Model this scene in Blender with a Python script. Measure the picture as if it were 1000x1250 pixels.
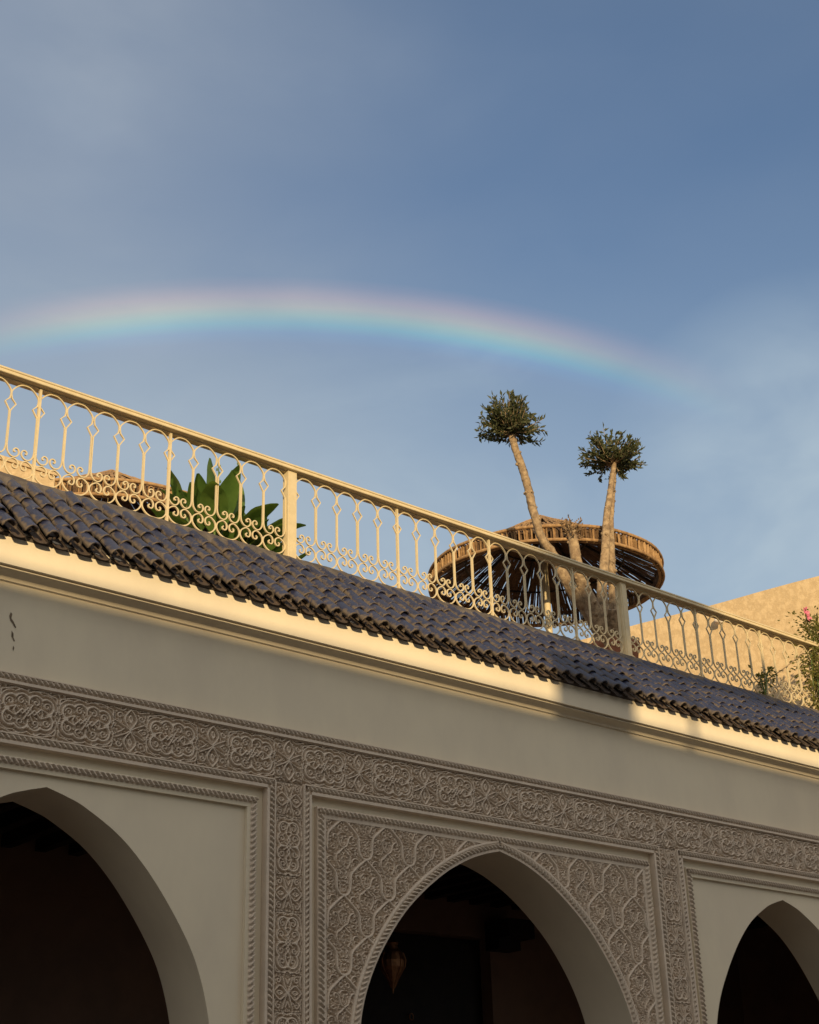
import bpy, math, random
import numpy as np
from mathutils import Vector, Matrix

for o in list(bpy.data.objects): bpy.data.objects.remove(o)
scene = bpy.context.scene
COL = scene.collection
R = math.radians
random.seed(7); RNG = np.random.default_rng(7)

# ------------------------------------------------------------------ camera
cd = bpy.data.cameras.new('camera'); cam = bpy.data.objects.new('camera', cd); COL.objects.link(cam)
cam.matrix_world = Matrix(((0.757008, -0.254309, -0.601886, 0.0), (-0.652809, -0.333731, -0.680047, -8.0),
                           (-0.027926, 0.907717, -0.418653, 1.6), (0, 0, 0, 1)))
cd.sensor_fit = 'VERTICAL'; cd.sensor_height = 36.0; cd.sensor_width = 28.8; cd.lens = 1754 / 1250 * 36
cd.clip_start = 0.1; cd.clip_end = 2000
scene.camera = cam
scene.render.resolution_x, scene.render.resolution_y = 819, 1024

# ------------------------------------------------------------------ world: sky, cloud veil, rainbow
LDIR = Vector((0.579, 0.80, -0.152)).normalized()       # direction the sunlight travels
SUN_EL = math.asin(-LDIR.z); SUN_AZ = math.atan2(-LDIR.x, -LDIR.y)
world = bpy.data.worlds.new('World'); scene.world = world; world.use_nodes = True
wn, wl = world.node_tree.nodes, world.node_tree.links
for n in list(wn): wn.remove(n)
def WN(t, **k):
    n = wn.new(t)
    for a, b in k.items(): setattr(n, a, b)
    return n
def wm(op, a, b=None, clamp=False):
    n = WN('ShaderNodeMath', operation=op, use_clamp=clamp)
    for i, v in enumerate((a, b)):
        if v is None: continue
        if isinstance(v, (int, float)): n.inputs[i].default_value = v
        else: wl.new(v, n.inputs[i])
    return n.outputs[0]
def wramp(fac, stops, interp='LINEAR'):
    n = WN('ShaderNodeValToRGB'); cr = n.color_ramp; cr.interpolation = interp
    while len(cr.elements) < len(stops): cr.elements.new(0.5)
    for e, (p, c) in zip(cr.elements, stops):
        e.position = p; e.color = (*c, 1) if len(c) == 3 else c
    wl.new(fac, n.inputs[0]); return n.outputs[0]
def wmix(fac, a, b, mode='MIX'):
    n = WN('ShaderNodeMix', data_type='RGBA', blend_type=mode)
    for s, v in ((0, fac), (6, a), (7, b)):
        if isinstance(v, (int, float)): n.inputs[s].default_value = v
        elif isinstance(v, tuple): n.inputs[s].default_value = (*v, 1)
        else: wl.new(v, n.inputs[s])
    return n.outputs[2]
tc = WN('ShaderNodeTexCoord')
def wnoise(scale, detail, rough, off, stretch=(1, 1, 1), dist=0.0):
    mp = WN('ShaderNodeMapping'); mp.inputs['Location'].default_value = off; mp.inputs['Scale'].default_value = stretch
    wl.new(tc.outputs['Generated'], mp.inputs[0])
    n = WN('ShaderNodeTexNoise'); n.inputs['Scale'].default_value = scale; n.inputs['Detail'].default_value = detail
    n.inputs['Roughness'].default_value = rough; n.inputs['Distortion'].default_value = dist
    wl.new(mp.outputs[0], n.inputs['Vector']); return n.outputs[0]
def wdot(v):
    n = WN('ShaderNodeVectorMath', operation='DOT_PRODUCT'); n.inputs[1].default_value = v
    wl.new(tc.outputs['Generated'], n.inputs[0]); return n.outputs['Value']
sky = WN('ShaderNodeTexSky', sky_type='NISHITA', sun_disc=False)
sky.sun_elevation = SUN_EL; sky.sun_rotation = SUN_AZ % (2 * math.pi)
sky.air_density = 1.0; sky.dust_density = 1.2; sky.ozone_density = 1.5
SKY_STRENGTH = 0.10
skyc = wmix(1.0, sky.outputs[0], (0.74, 0.92, 1.14), 'MULTIPLY')
# broad veil of cloud
veil = wnoise(1.7, 4, 0.5, (2.3, 0.4, 1.1), (1, 1, 1.6), 0.3)
fine = wnoise(5.0, 5, 0.55, (0.3, 5.4, 2.1), (1, 1, 2.4), 0.4)
vmix = wm('ADD', wm('MULTIPLY', veil, 0.75), wm('MULTIPLY', fine, 0.25))
cover = wramp(vmix, [(0.32, (0.58,) * 3), (0.62, (0.95,) * 3)], 'EASE')
gap = wramp(wdot((0.745, 0.335, 0.577)), [(0.84, (1.0,) * 3), (0.985, (0.22,) * 3)], 'EASE')   # the veil thins towards one side
cover = wm('MULTIPLY', cover, gap)
shade = wnoise(2.6, 5, 0.5, (7.3, 1.4, 3.1), (1, 1, 1.8), 0.3)
cloudc = wramp(shade, [(0.28, (1.95, 2.38, 3.05)), (0.52, (2.50, 2.90, 3.45)), (0.76, (3.2, 3.62, 4.1))], 'EASE')
low = wramp(wdot((0, 0, 1)), [(0.36, (1.0,) * 3), (0.62, (0.0,) * 3)], 'EASE')
cloudc = wmix(wm('MULTIPLY', low, 0.8), cloudc, (3.25, 3.85, 4.35))
# warm glow added to unseen cloud towards the sun, lifting the shaded facade
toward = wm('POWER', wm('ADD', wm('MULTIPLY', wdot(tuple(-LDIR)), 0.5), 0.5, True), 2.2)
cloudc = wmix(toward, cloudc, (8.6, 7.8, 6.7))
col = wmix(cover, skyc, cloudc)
col = wmix(wm('MULTIPLY', low, 0.45), col, (3.3, 3.9, 4.3))
puff = wramp(wnoise(3.4, 6, 0.55, (3.9, 2.2, 6.1), (1, 1, 2.0), 0.5), [(0.50, (0.0,) * 3), (0.74, (1.0,) * 3)], 'EASE')
bank = wramp(wdot((0.783, 0.472, 0.405)), [(0.988, (0.0,) * 3), (0.9995, (1.0,) * 3)], 'EASE')     # brighter bank of cloud low in the clearing
bank = wm('MULTIPLY', bank, wramp(wnoise(9.0, 4, 0.5, (1.2, 0.7, 3.3), (1, 1, 1.7), 0.3), [(0.30, (0.25,) * 3), (0.70, (1.0,) * 3)], 'EASE'))
col = wmix(wm('ADD', wm('MULTIPLY', wm('MULTIPLY', puff, low), 0.45), wm('MULTIPLY', bank, 0.55), True), col, (3.6, 4.35, 4.85))
# rainbow: a cone of 42 degrees about the point opposite the sun
ang = wm('MULTIPLY', wm('ARCCOSINE', wdot(tuple(LDIR))), 180 / math.pi)
bow_t = wm('DIVIDE', wm('SUBTRACT', ang, 39.65), 3.2, True)
bow = wramp(bow_t, [(0.0, (0, 0, 0)), (0.18, (0.03, 0.03, 0.10)), (0.31, (0.04, 0.20, 0.42)), (0.42, (0.12, 0.68, 0.60)),
                    (0.53, (0.58, 0.92, 0.40)), (0.63, (0.95, 0.76, 0.26)), (0.75, (0.80, 0.42, 0.20)), (0.90, (0.22, 0.09, 0.05)), (1.0, (0, 0, 0))])
BOWC = (0.5250, 0.6590, 0.5387)   # the rain shaft that carries the bow
patch = wramp(wdot(BOWC), [(0.958, (0.0,) * 3), (0.9985, (1.0,) * 3)], 'EASE')
patch = wm('MULTIPLY', patch, wm('ADD', wm('MULTIPLY', fine, 0.8), 0.45))
bowc = wmix(1.0, bow, patch, 'MULTIPLY')
bows = wmix(1.0, bowc, (1.65, 1.55, 1.45), 'MULTIPLY')
col = wmix(1.0, col, bows, 'ADD')
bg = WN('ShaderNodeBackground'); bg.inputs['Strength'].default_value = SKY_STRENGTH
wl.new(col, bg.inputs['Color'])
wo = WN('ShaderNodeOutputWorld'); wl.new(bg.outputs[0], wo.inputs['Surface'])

# ------------------------------------------------------------------ sun
sl = bpy.data.lights.new('sun', 'SUN'); so = bpy.data.objects.new('sun', sl); COL.objects.link(so)
sl.energy = 3.8; sl.angle = R(0.6); sl.color = (1.0, 0.76, 0.42)
so.rotation_euler = (-LDIR).to_track_quat('Z', 'Y').to_euler()
so.location = (-20, -30, 30)

scene.view_settings.view_transform = 'Standard'; scene.view_settings.look = 'None'
scene.view_settings.exposure = 0.42; scene.view_settings.gamma = 1.0
scene.view_settings.use_curve_mapping = False
scene.render.engine = 'CYCLES'
scene.cycles.max_bounces = 8; scene.cycles.diffuse_bounces = 5

# ------------------------------------------------------------------ materials
def material(name, c1, c2=None, scale=6.0, rough=0.8, bump=0.0, bscale=40.0, spec=0.3, detail=5, stretch=(1, 1, 1),
             lo=0.35, hi=0.65, c3=None, s3=1.2, f3=0.5, jitter=0.0, trans=None, metal=0.0):
    m = bpy.data.materials.new(name); m.use_nodes = True
    nt = m.node_tree; N, Lk = nt.nodes, nt.links
    b = N['Principled BSDF']; b.inputs['Roughness'].default_value = rough
    b.inputs['Specular IOR Level'].default_value = spec; b.inputs['Metallic'].default_value = metal
    t = N.new('ShaderNodeTexCoord'); mp = N.new('ShaderNodeMapping'); mp.inputs['Scale'].default_value = stretch
    Lk.new(t.outputs['Object'], mp.inputs[0])
    def noise(s, d=detail, r=0.6):
        n = N.new('ShaderNodeTexNoise'); n.inputs['Scale'].default_value = s; n.inputs['Detail'].default_value = d
        n.inputs['Roughness'].default_value = r; Lk.new(mp.outputs[0], n.inputs['Vector']); return n.outputs[0]
    def mix(f, a, c, mode='MIX'):
        n = N.new('ShaderNodeMix'); n.data_type = 'RGBA'; n.blend_type = mode
        for s, v in ((0, f), (6, a), (7, c)):
            if isinstance(v, (int, float)): n.inputs[s].default_value = v
            elif isinstance(v, tuple): n.inputs[s].default_value = (*v, 1)
            else: Lk.new(v, n.inputs[s])
        return n.outputs[2]
    def ramp(f, a, c):
        n = N.new('ShaderNodeMapRange'); n.interpolation_type = 'SMOOTHSTEP'
        n.inputs[1].default_value = a; n.inputs[2].default_value = c; Lk.new(f, n.inputs[0]); return n.outputs[0]
    out = c1
    if c2: out = mix(ramp(noise(scale), lo, hi), c1, c2)
    if c3:
        f = N.new('ShaderNodeMath'); f.operation = 'MULTIPLY'; f.inputs[1].default_value = f3
        Lk.new(ramp(noise(s3, 6, 0.65), 0.48, 0.72), f.inputs[0]); out = mix(f.outputs[0], out, c3)
    if jitter:
        oi = N.new('ShaderNodeObjectInfo'); h = N.new('ShaderNodeHueSaturation')
        mr = N.new('ShaderNodeMapRange'); mr.inputs[3].default_value = 1 - jitter; mr.inputs[4].default_value = 1 + jitter
        Lk.new(oi.outputs['Random'], mr.inputs[0]); Lk.new(mr.outputs[0], h.inputs['Value'])
        if isinstance(out, tuple): h.inputs['Color'].default_value = (*out, 1)
        else: Lk.new(out, h.inputs['Color'])
        out = h.outputs[0]
    if isinstance(out, tuple): b.inputs['Base Color'].default_value = (*out, 1)
    else: Lk.new(out, b.inputs['Base Color'])
    if bump:
        bn = N.new('ShaderNodeBump'); bn.inputs['Strength'].default_value = bump; bn.inputs['Distance'].default_value = 0.01
        Lk.new(noise(bscale, 6, 0.6), bn.inputs['Height']); Lk.new(bn.outputs[0], b.inputs['Normal'])
    if trans:
        b.inputs['Transmission Weight'].default_value = 0.0
        tr = N.new('ShaderNodeBsdfTranslucent'); tr.inputs['Color'].default_value = (*trans, 1)
        ms = N.new('ShaderNodeMixShader'); ms.inputs[0].default_value = 0.3
        Lk.new(b.outputs[0], ms.inputs[1]); Lk.new(tr.outputs[0], ms.inputs[2])
        Lk.new(ms.outputs[0], N['Material Output'].inputs['Surface'])
    return m

M = {}
M['cream'] = material('cream_paint', (0.71, 0.62, 0.465), (0.655, 0.57, 0.435), 1.3, 0.85, 0.22, 9, c3=(0.58, 0.50, 0.385), s3=0.9, f3=0.5, stretch=(1, 1, 0.5))
M['stucco'] = material('carved_stucco', (0.66, 0.55, 0.435), (0.60, 0.50, 0.40), 7, 0.9, 0.15, 90, c3=(0.50, 0.42, 0.34), s3=3, f3=0.4)
M['rail'] = material('cream_enamel', (0.60, 0.49, 0.30), (0.54, 0.44, 0.265), 12, 0.45, 0.05, 60, spec=0.4, c3=(0.5, 0.40, 0.25), s3=9, f3=0.25)
M['mortar'] = material('roof_mortar', (0.075, 0.062, 0.055), (0.12, 0.10, 0.085), 9, 0.9, 0.6, 45, c3=(0.045, 0.04, 0.04), s3=4, f3=0.7)
M['pan'] = material('dark_clay', (0.07, 0.048, 0.036), (0.045, 0.035, 0.03), 22, 0.8, 0.4, 60, c3=(0.15, 0.10, 0.07), s3=14, f3=0.5)
M['terracotta'] = material('terracotta', (0.30, 0.12, 0.065), (0.24, 0.10, 0.055), 9, 0.8, 0.2, 40)
M['kerbmat'] = material('pink_render', (0.52, 0.33, 0.22), (0.45, 0.29, 0.2), 8, 0.9, 0.3, 50)
M['ochre'] = material('ochre_plaster', (0.57, 0.425, 0.25), (0.43, 0.305, 0.165), 11, 0.9, 1.0, 14, c3=(0.62, 0.48, 0.30), s3=11, f3=0.7, lo=0.4, hi=0.62)
M['floor'] = material('terrace_paving', (0.30, 0.2, 0.14), (0.25, 0.17, 0.12), 4, 0.8, 0.2, 30)
M['court'] = material('courtyard_paving', (0.17, 0.13, 0.10), (0.13, 0.10, 0.08), 3, 0.6, 0.1, 20)
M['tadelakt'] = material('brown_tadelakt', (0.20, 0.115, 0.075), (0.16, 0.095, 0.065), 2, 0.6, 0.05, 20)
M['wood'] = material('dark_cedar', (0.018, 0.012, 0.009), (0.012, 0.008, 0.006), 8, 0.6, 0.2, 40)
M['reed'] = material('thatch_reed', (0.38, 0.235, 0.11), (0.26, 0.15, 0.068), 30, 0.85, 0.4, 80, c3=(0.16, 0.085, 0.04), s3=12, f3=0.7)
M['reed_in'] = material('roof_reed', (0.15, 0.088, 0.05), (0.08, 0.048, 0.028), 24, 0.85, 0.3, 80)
M['polewood'] = material('pole_wood', (0.30, 0.21, 0.12), (0.22, 0.15, 0.09), 15, 0.7, 0.2, 50, stretch=(1, 1, .2))
M['bark'] = material('olive_bark', (0.36, 0.26, 0.155), (0.22, 0.15, 0.09), 20, 0.9, 1.0, 30, c3=(0.10, 0.07, 0.045), s3=16, f3=0.9)
M['olive'] = material('olive_leaf', (0.060, 0.068, 0.030), (0.095, 0.10, 0.048), 22, 0.55, trans=(0.07, 0.08, 0.02))
M['dryleaf'] = material('dry_leaf', (0.20, 0.12, 0.06), (0.12, 0.075, 0.04), 30, 0.8)
M['canna'] = material('canna_leaf', (0.05, 0.095, 0.02), (0.085, 0.145, 0.03), 6, 0.4, 0.15, 30, trans=(0.20, 0.30, 0.03), jitter=0.35, stretch=(1, 1, 1))
M['stem'] = material('green_stem', (0.10, 0.16, 0.045), (0.08, 0.12, 0.035), 10, 0.6)
M['flower'] = material('pink_flower', (0.62, 0.13, 0.22), (0.72, 0.25, 0.33), 25, 0.6, trans=(0.6, 0.1, 0.15))
M['climber'] = material('climber_leaf', (0.10, 0.10, 0.022), (0.16, 0.14, 0.035), 18, 0.5, trans=(0.2, 0.2, 0.03))
M['white'] = material('white_lamp', (0.75, 0.68, 0.62), None, rough=0.4)
M['brass'] = material('aged_brass', (0.28, 0.14, 0.07), (0.18, 0.09, 0.05), 20, 0.35, 0.3, 60, metal=0.9)
M['iron'] = material('dark_iron', (0.04, 0.035, 0.03), None, rough=0.5)
M['chip'] = material('bare_plaster', (0.20, 0.15, 0.10), (0.11, 0.08, 0.055), 40, 0.95, 0.5, 80)
M['shutter'] = material('green_shutter', (0.03, 0.07, 0.055), (0.025, 0.06, 0.05), 9, 0.5)
M['soil'] = material('potting_soil', (0.03, 0.02, 0.014), (0.05, 0.035, 0.02), 30, 0.95, 0.6, 50)

# glazed tile: navy glaze, worn and dusty at its lip and in patches
def tile_material():
    m = bpy.data.materials.new('navy_glazed_tile'); m.use_nodes = True
    N, Lk = m.node_tree.nodes, m.node_tree.links; b = N['Principled BSDF']
    geo = N.new('ShaderNodeNewGeometry'); at = N.new('ShaderNodeAttribute'); at.attribute_name = 'wear'
    def noise(s, d=5):
        n = N.new('ShaderNodeTexNoise'); n.inputs['Scale'].default_value = s; n.inputs['Detail'].default_value = d
        n.inputs['Roughness'].default_value = 0.65; Lk.new(geo.outputs['Position'], n.inputs['Vector']); return n.outputs[0]
    def ma(op, a, c):
        n = N.new('ShaderNodeMath'); n.operation = op
        for i, v in enumerate((a, c)):
            if isinstance(v, (int, float)): n.inputs[i].default_value = v
            else: Lk.new(v, n.inputs[i])
        return n.outputs[0]
    f = ma('ADD', ma('MULTIPLY', noise(26), 1.0), ma('MULTIPLY', at.outputs['Fac'], 0.34))
    f = ma('ADD', f, ma('MULTIPLY', noise(3.5, 2), 0.35))
    mr = N.new('ShaderNodeMapRange'); mr.interpolation_type = 'SMOOTHSTEP'
    mr.inputs[1].default_value = 0.71; mr.inputs[2].default_value = 0.97; Lk.new(f, mr.inputs[0]); dirt = mr.outputs[0]
    oi = N.new('ShaderNodeObjectInfo')
    g = N.new('ShaderNodeMix'); g.data_type = 'RGBA'; Lk.new(oi.outputs['Random'], g.inputs[0])
    g.inputs[6].default_value = (0.014, 0.017, 0.042, 1); g.inputs[7].default_value = (0.022, 0.025, 0.054, 1)
    d = N.new('ShaderNodeMix'); d.data_type = 'RGBA'; Lk.new(noise(60), d.inputs[0])
    d.inputs[6].default_value = (0.055, 0.043, 0.036, 1); d.inputs[7].default_value = (0.145, 0.11, 0.08, 1)
    x = N.new('ShaderNodeMix'); x.data_type = 'RGBA'; Lk.new(dirt, x.inputs[0]); Lk.new(g.outputs[2], x.inputs[6]); Lk.new(d.outputs[2], x.inputs[7])
    Lk.new(x.outputs[2], b.inputs['Base Color'])
    r = N.new('ShaderNodeMapRange'); r.inputs[3].default_value = 0.28; r.inputs[4].default_value = 0.85; Lk.new(dirt, r.inputs[0]); Lk.new(r.outputs[0], b.inputs['Roughness'])
    bp = N.new('ShaderNodeBump'); bp.inputs['Strength'].default_value = 0.35; bp.inputs['Distance'].default_value = 0.006
    Lk.new(noise(35), bp.inputs['Height']); Lk.new(bp.outputs[0], b.inputs['Normal'])
    return m
M['tile'] = tile_material()

# ------------------------------------------------------------------ mesh helpers
class MB:
    def __init__(s): s.v = []; s.f = []
    def add(s, V, F):
        o = len(s.v); s.v.extend([tuple(map(float, p)) for p in V]); s.f.extend([tuple(int(i) + o for i in q) for q in F]); return s
    def box(s, x0, x1, y0, y1, z0, z1):
        return s.add([(x0, y0, z0), (x1, y0, z0), (x1, y1, z0), (x0, y1, z0), (x0, y0, z1), (x1, y0, z1), (x1, y1, z1), (x0, y1, z1)],
                     [(0, 3, 2, 1), (4, 5, 6, 7), (0, 1, 5, 4), (1, 2, 6, 5), (2, 3, 7, 6), (3, 0, 4, 7)])
    def tube(s, pts, rad, n=8, cap=True, rect=None, up=None):
        P = [Vector(p) for p in pts]; k = len(P)
        if isinstance(rad, (int, float)): rad = [rad] * k
        V = []; F = []
        T = [(P[min(i + 1, k - 1)] - P[max(i - 1, 0)]).normalized() for i in range(k)]
        nrm = Vector(up) if up else (Vector((0, 1, 0)) if abs(T[0].y) < 0.9 else Vector((1, 0, 0)))
        for i in range(k):
            a = (nrm - T[i] * nrm.dot(T[i]))
            a = a.normalized() if a.length > 1e-6 else T[i].orthogonal().normalized()
            if not up: nrm = a
            b = T[i].cross(a)
            if rect:
                for sa, sb in ((-1, -1), (1, -1), (1, 1), (-1, 1)): V.append(P[i] + a * sa * rect[0] / 2 + b * sb * rect[1] / 2)
            else:
                for j in range(n):
                    t = 2 * math.pi * j / n; V.append(P[i] + (a * math.cos(t) + b * math.sin(t)) * rad[i])
        n = 4 if rect else n
        for i in range(k - 1):
            for j in range(n): F.append((i * n + j, i * n + (j + 1) % n, (i + 1) * n + (j + 1) % n, (i + 1) * n + j))
        if cap: F.append(tuple(range(n - 1, -1, -1))); F.append(tuple((k - 1) * n + j for j in range(n)))
        return s.add(V, F)
    def lathe(s, prof, c=(0, 0, 0), n=24):
        V = []; F = []
        for r, z in prof:
            for j in range(n):
                t = 2 * math.pi * j / n; V.append((c[0] + r * math.cos(t), c[1] + r * math.sin(t), c[2] + z))
        for i in range(len(prof) - 1):
            for j in range(n): F.append((i * n + j, i * n + (j + 1) % n, (i + 1) * n + (j + 1) % n, (i + 1) * n + j))
        return s.add(V, F)
    def extrude_x(s, prof, x0, x1, cap=True, nx=1):
        k = len(prof); V = []; F = []
        for i in range(nx + 1):
            x = x0 + (x1 - x0) * i / nx
            V += [(x, y, z) for y, z in prof]
        for i in range(nx):
            for j in range(k): F.append((i * k + j, i * k + (j + 1) % k, (i + 1) * k + (j + 1) % k, (i + 1) * k + j))
        if cap: F.append(tuple(range(k))); F.append(tuple(nx * k + j for j in range(k - 1, -1, -1)))
        return s.add(V, F)
    def mesh(s, name, mat, smooth=False):
        me = bpy.data.meshes.new(name); me.from_pydata(s.v, [], s.f); me.update()
        if mat: me.materials.append(M[mat])
        if smooth: me.polygons.foreach_set('use_smooth', [True] * len(me.polygons))
        return me
    def build(s, name, mat, parent=None, smooth=False, **k):
        return link(name, s.mesh(name, mat, smooth), parent, **k)
def link(name, me, parent=None, loc=None, kind=None, rot=None, label=None):
    o = bpy.data.objects.new(name, me); COL.objects.link(o)
    if parent: o.parent = parent
    if loc is not None: o.location = loc
    if rot is not None: o.rotation_euler = rot
    if kind: o['kind'] = kind
    if label: o['label'] = label
    return o
def thing(name, label, cat, group=None, loc=(0, 0, 0)):
    o = bpy.data.objects.new(name, None); COL.objects.link(o); o.empty_display_size = 0.2; o.location = loc
    return tag(o, label, cat, group)
def tag(o, label, cat, group=None):
    o['label'] = label; o['category'] = cat
    if group: o['group'] = group
    return o
def np_mesh(name, V, Q, mat, smooth=True):
    V = np.asarray(V, np.float32); Q = np.asarray(Q, np.int32)
    me = bpy.data.meshes.new(name); me.vertices.add(len(V)); me.vertices.foreach_set('co', V.ravel())
    me.loops.add(Q.size); me.loops.foreach_set('vertex_index', Q.ravel())
    me.polygons.add(len(Q)); me.polygons.foreach_set('loop_start', np.arange(len(Q), dtype=np.int32) * Q.shape[1])
    me.polygons.foreach_set('use_smooth', np.full(len(Q), smooth)); me.update(calc_edges=True); me.validate()
    me.materials.append(M[mat]); return me
def grid_quads(nx, nz, keep=None):
    i, j = np.meshgrid(np.arange(nx - 1), np.arange(nz - 1), indexing='ij')
    if keep is not None: i, j = i[keep], j[keep]
    i, j = i.ravel(), j.ravel(); a = i * nz + j
    return np.stack([a, a + nz, a + nz + 1, a + 1], 1)
def catmull(P, n=8, closed=False):
    P = np.array(P, float); out = []; k = len(P)
    for i in range(k - 1):
        p0 = P[i - 1] if i else 2 * P[0] - P[1]; p1, p2 = P[i], P[i + 1]
        p3 = P[i + 2] if i + 2 < k else 2 * P[-1] - P[-2]
        for t in np.arange(n) / n:
            out.append(0.5 * (2 * p1 + (p2 - p0) * t + (2 * p0 - 5 * p1 + 4 * p2 - p3) * t * t + (3 * p1 - p0 - 3 * p2 + p3) * t ** 3))
    out.append(P[-1]); return np.array(out)
def fbm(x, y, seed=0, octaves=4):
    r = np.random.default_rng(seed); h = 0
    for o in range(octaves):
        for k in range(5):
            a = r.uniform(0, 2 * math.pi); f = 2 ** o * r.uniform(.7, 1.3)
            h = h + np.sin((x * math.cos(a) + y * math.sin(a)) * f + r.uniform(0, 6.28)) / 2 ** o
    return h / 5

# ------------------------------------------------------------------ carved relief (height fields drawn with strokes)
class Relief:
    def __init__(s, w, h, nx, nz, periodic=False):
        s.w, s.h, s.per = w, h, periodic
        s.x = np.linspace(-w / 2, w / 2, nx, endpoint=not periodic); s.z = np.linspace(-h / 2, h / 2, nz, endpoint=not periodic)
        s.X, s.Z = np.meshgrid(s.x, s.z, indexing='ij'); s.H = np.zeros_like(s.X)
    def stroke(s, P, wid, ht=1.0, power=5.0):
        P = np.array(P, float)
        offs = [(a * s.w, b * s.h) for a in (-1, 0, 1) for b in (-1, 0, 1)] if s.per else [(0, 0)]
        for ox, oz in offs:
            Q = P + (ox, oz)
            if Q[:, 0].max() < s.x[0] - wid or Q[:, 0].min() > s.x[-1] + wid or Q[:, 1].max() < s.z[0] - wid or Q[:, 1].min() > s.z[-1] + wid: continue
            i0, i1 = np.searchsorted(s.x, (Q[:, 0].min() - wid, Q[:, 0].max() + wid)); j0, j1 = np.searchsorted(s.z, (Q[:, 1].min() - wid, Q[:, 1].max() + wid))
            X, Z = s.X[i0:i1, j0:j1], s.Z[i0:i1, j0:j1]
            if X.size == 0: continue
            d = np.full(X.shape, 9.0)
            for a, b in zip(Q[:-1], Q[1:]):
                ab = b - a; L = ab @ ab + 1e-12
                t = np.clip(((X - a[0]) * ab[0] + (Z - a[1]) * ab[1]) / L, 0, 1)
                d = np.minimum(d, np.hypot(X - a[0] - t * ab[0], Z - a[1] - t * ab[1]))
            h = ht * np.clip(1 - (d / (wid / 2)) ** power, 0, 1)
            s.H[i0:i1, j0:j1] = np.maximum(s.H[i0:i1, j0:j1], h)
    def sym(s, P, wid, ht=1.0, mx=True, mz=False, **k):
        P = np.array(P, float)
        for a in ((1, -1) if mx else (1,)):
            for b in ((1, -1) if mz else (1,)): s.stroke(P * (a, b), wid, ht, **k)
    def spiral(s, c, r, turns=1.6, a0=0.0, sgn=1, wid=0.009, ht=0.9, rmin=0.2):
        t = np.linspace(0, 1, int(10 * turns) + 4); rr = r * (1 - t * (1 - rmin)); a = a0 + sgn * t * turns * 2 * math.pi
        s.stroke(np.stack([c[0] + rr * np.cos(a), c[1] + rr * np.sin(a)], 1), wid, ht)
    def leaf(s, c, r, a, ht=0.85):
        t = np.linspace(-1, 1, 9); d = np.array((math.cos(a), math.sin(a))); n = np.array((-d[1], d[0]))
        for sg in (1, -1):
            s.stroke(np.array(c) + np.outer(t * r, d) + np.outer(sg * 0.5 * r * (1 - t * t), n), 0.4 * r + 0.003, ht)
        s.stroke([np.array(c) - d * r * .6, np.array(c) + d * r * .3], 0.28 * r + .002, ht * .8)
    def fill(s, rs, seed, mind=0.002):
        g = np.random.default_rng(seed)
        for r, tries in rs:
            for _ in range(tries):
                c = (g.uniform(-s.w / 2, s.w / 2), g.uniform(-s.h / 2, s.h / 2))
                m = (s.X - c[0]) ** 2 + (s.Z - c[1]) ** 2 < (r + mind) ** 2
                if m.sum() < 3 or s.H[m].max() > 0.22: continue
                k = g.integers(0, 3)
                if k == 0: s.spiral(c, r * .8, 1.3, g.uniform(0, 6.28), 1 if g.random() < .5 else -1, r * .42, 0.8)
                elif k == 1: s.leaf(c, r * .9, g.uniform(0, 6.28), 0.75)
                else:
                    a = g.uniform(0, 6.28)
                    for q in range(3): s.leaf((c[0] + r * .45 * math.cos(a + q * 2.1), c[1] + r * .45 * math.sin(a + q * 2.1)), r * .5, a + q * 2.1, 0.7)
    def smooth(s):
        H = s.H
        if s.per: s.H = 0.94 * H + 0.015 * (np.roll(H, 1, 0) + np.roll(H, -1, 0) + np.roll(H, 1, 1) + np.roll(H, -1, 1))
        else:
            P = np.pad(H, 1, mode='edge'); s.H = 0.94 * H + 0.015 * (P[2:, 1:-1] + P[:-2, 1:-1] + P[1:-1, 2:] + P[1:-1, :-2])
        return s
    def mesh(s, name, depth, rot=False, mat='stucco'):
        nx, nz = s.H.shape; Y = -s.H * depth
        if rot: V = np.stack([-s.Z, Y, s.X], -1)
        else: V = np.stack([s.X, Y, s.Z], -1)
        return np_mesh(name, V.reshape(-1, 3), grid_quads(nx, nz), mat, False)
MW, LW, FH = 0.40, 0.235, 0.30
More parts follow.
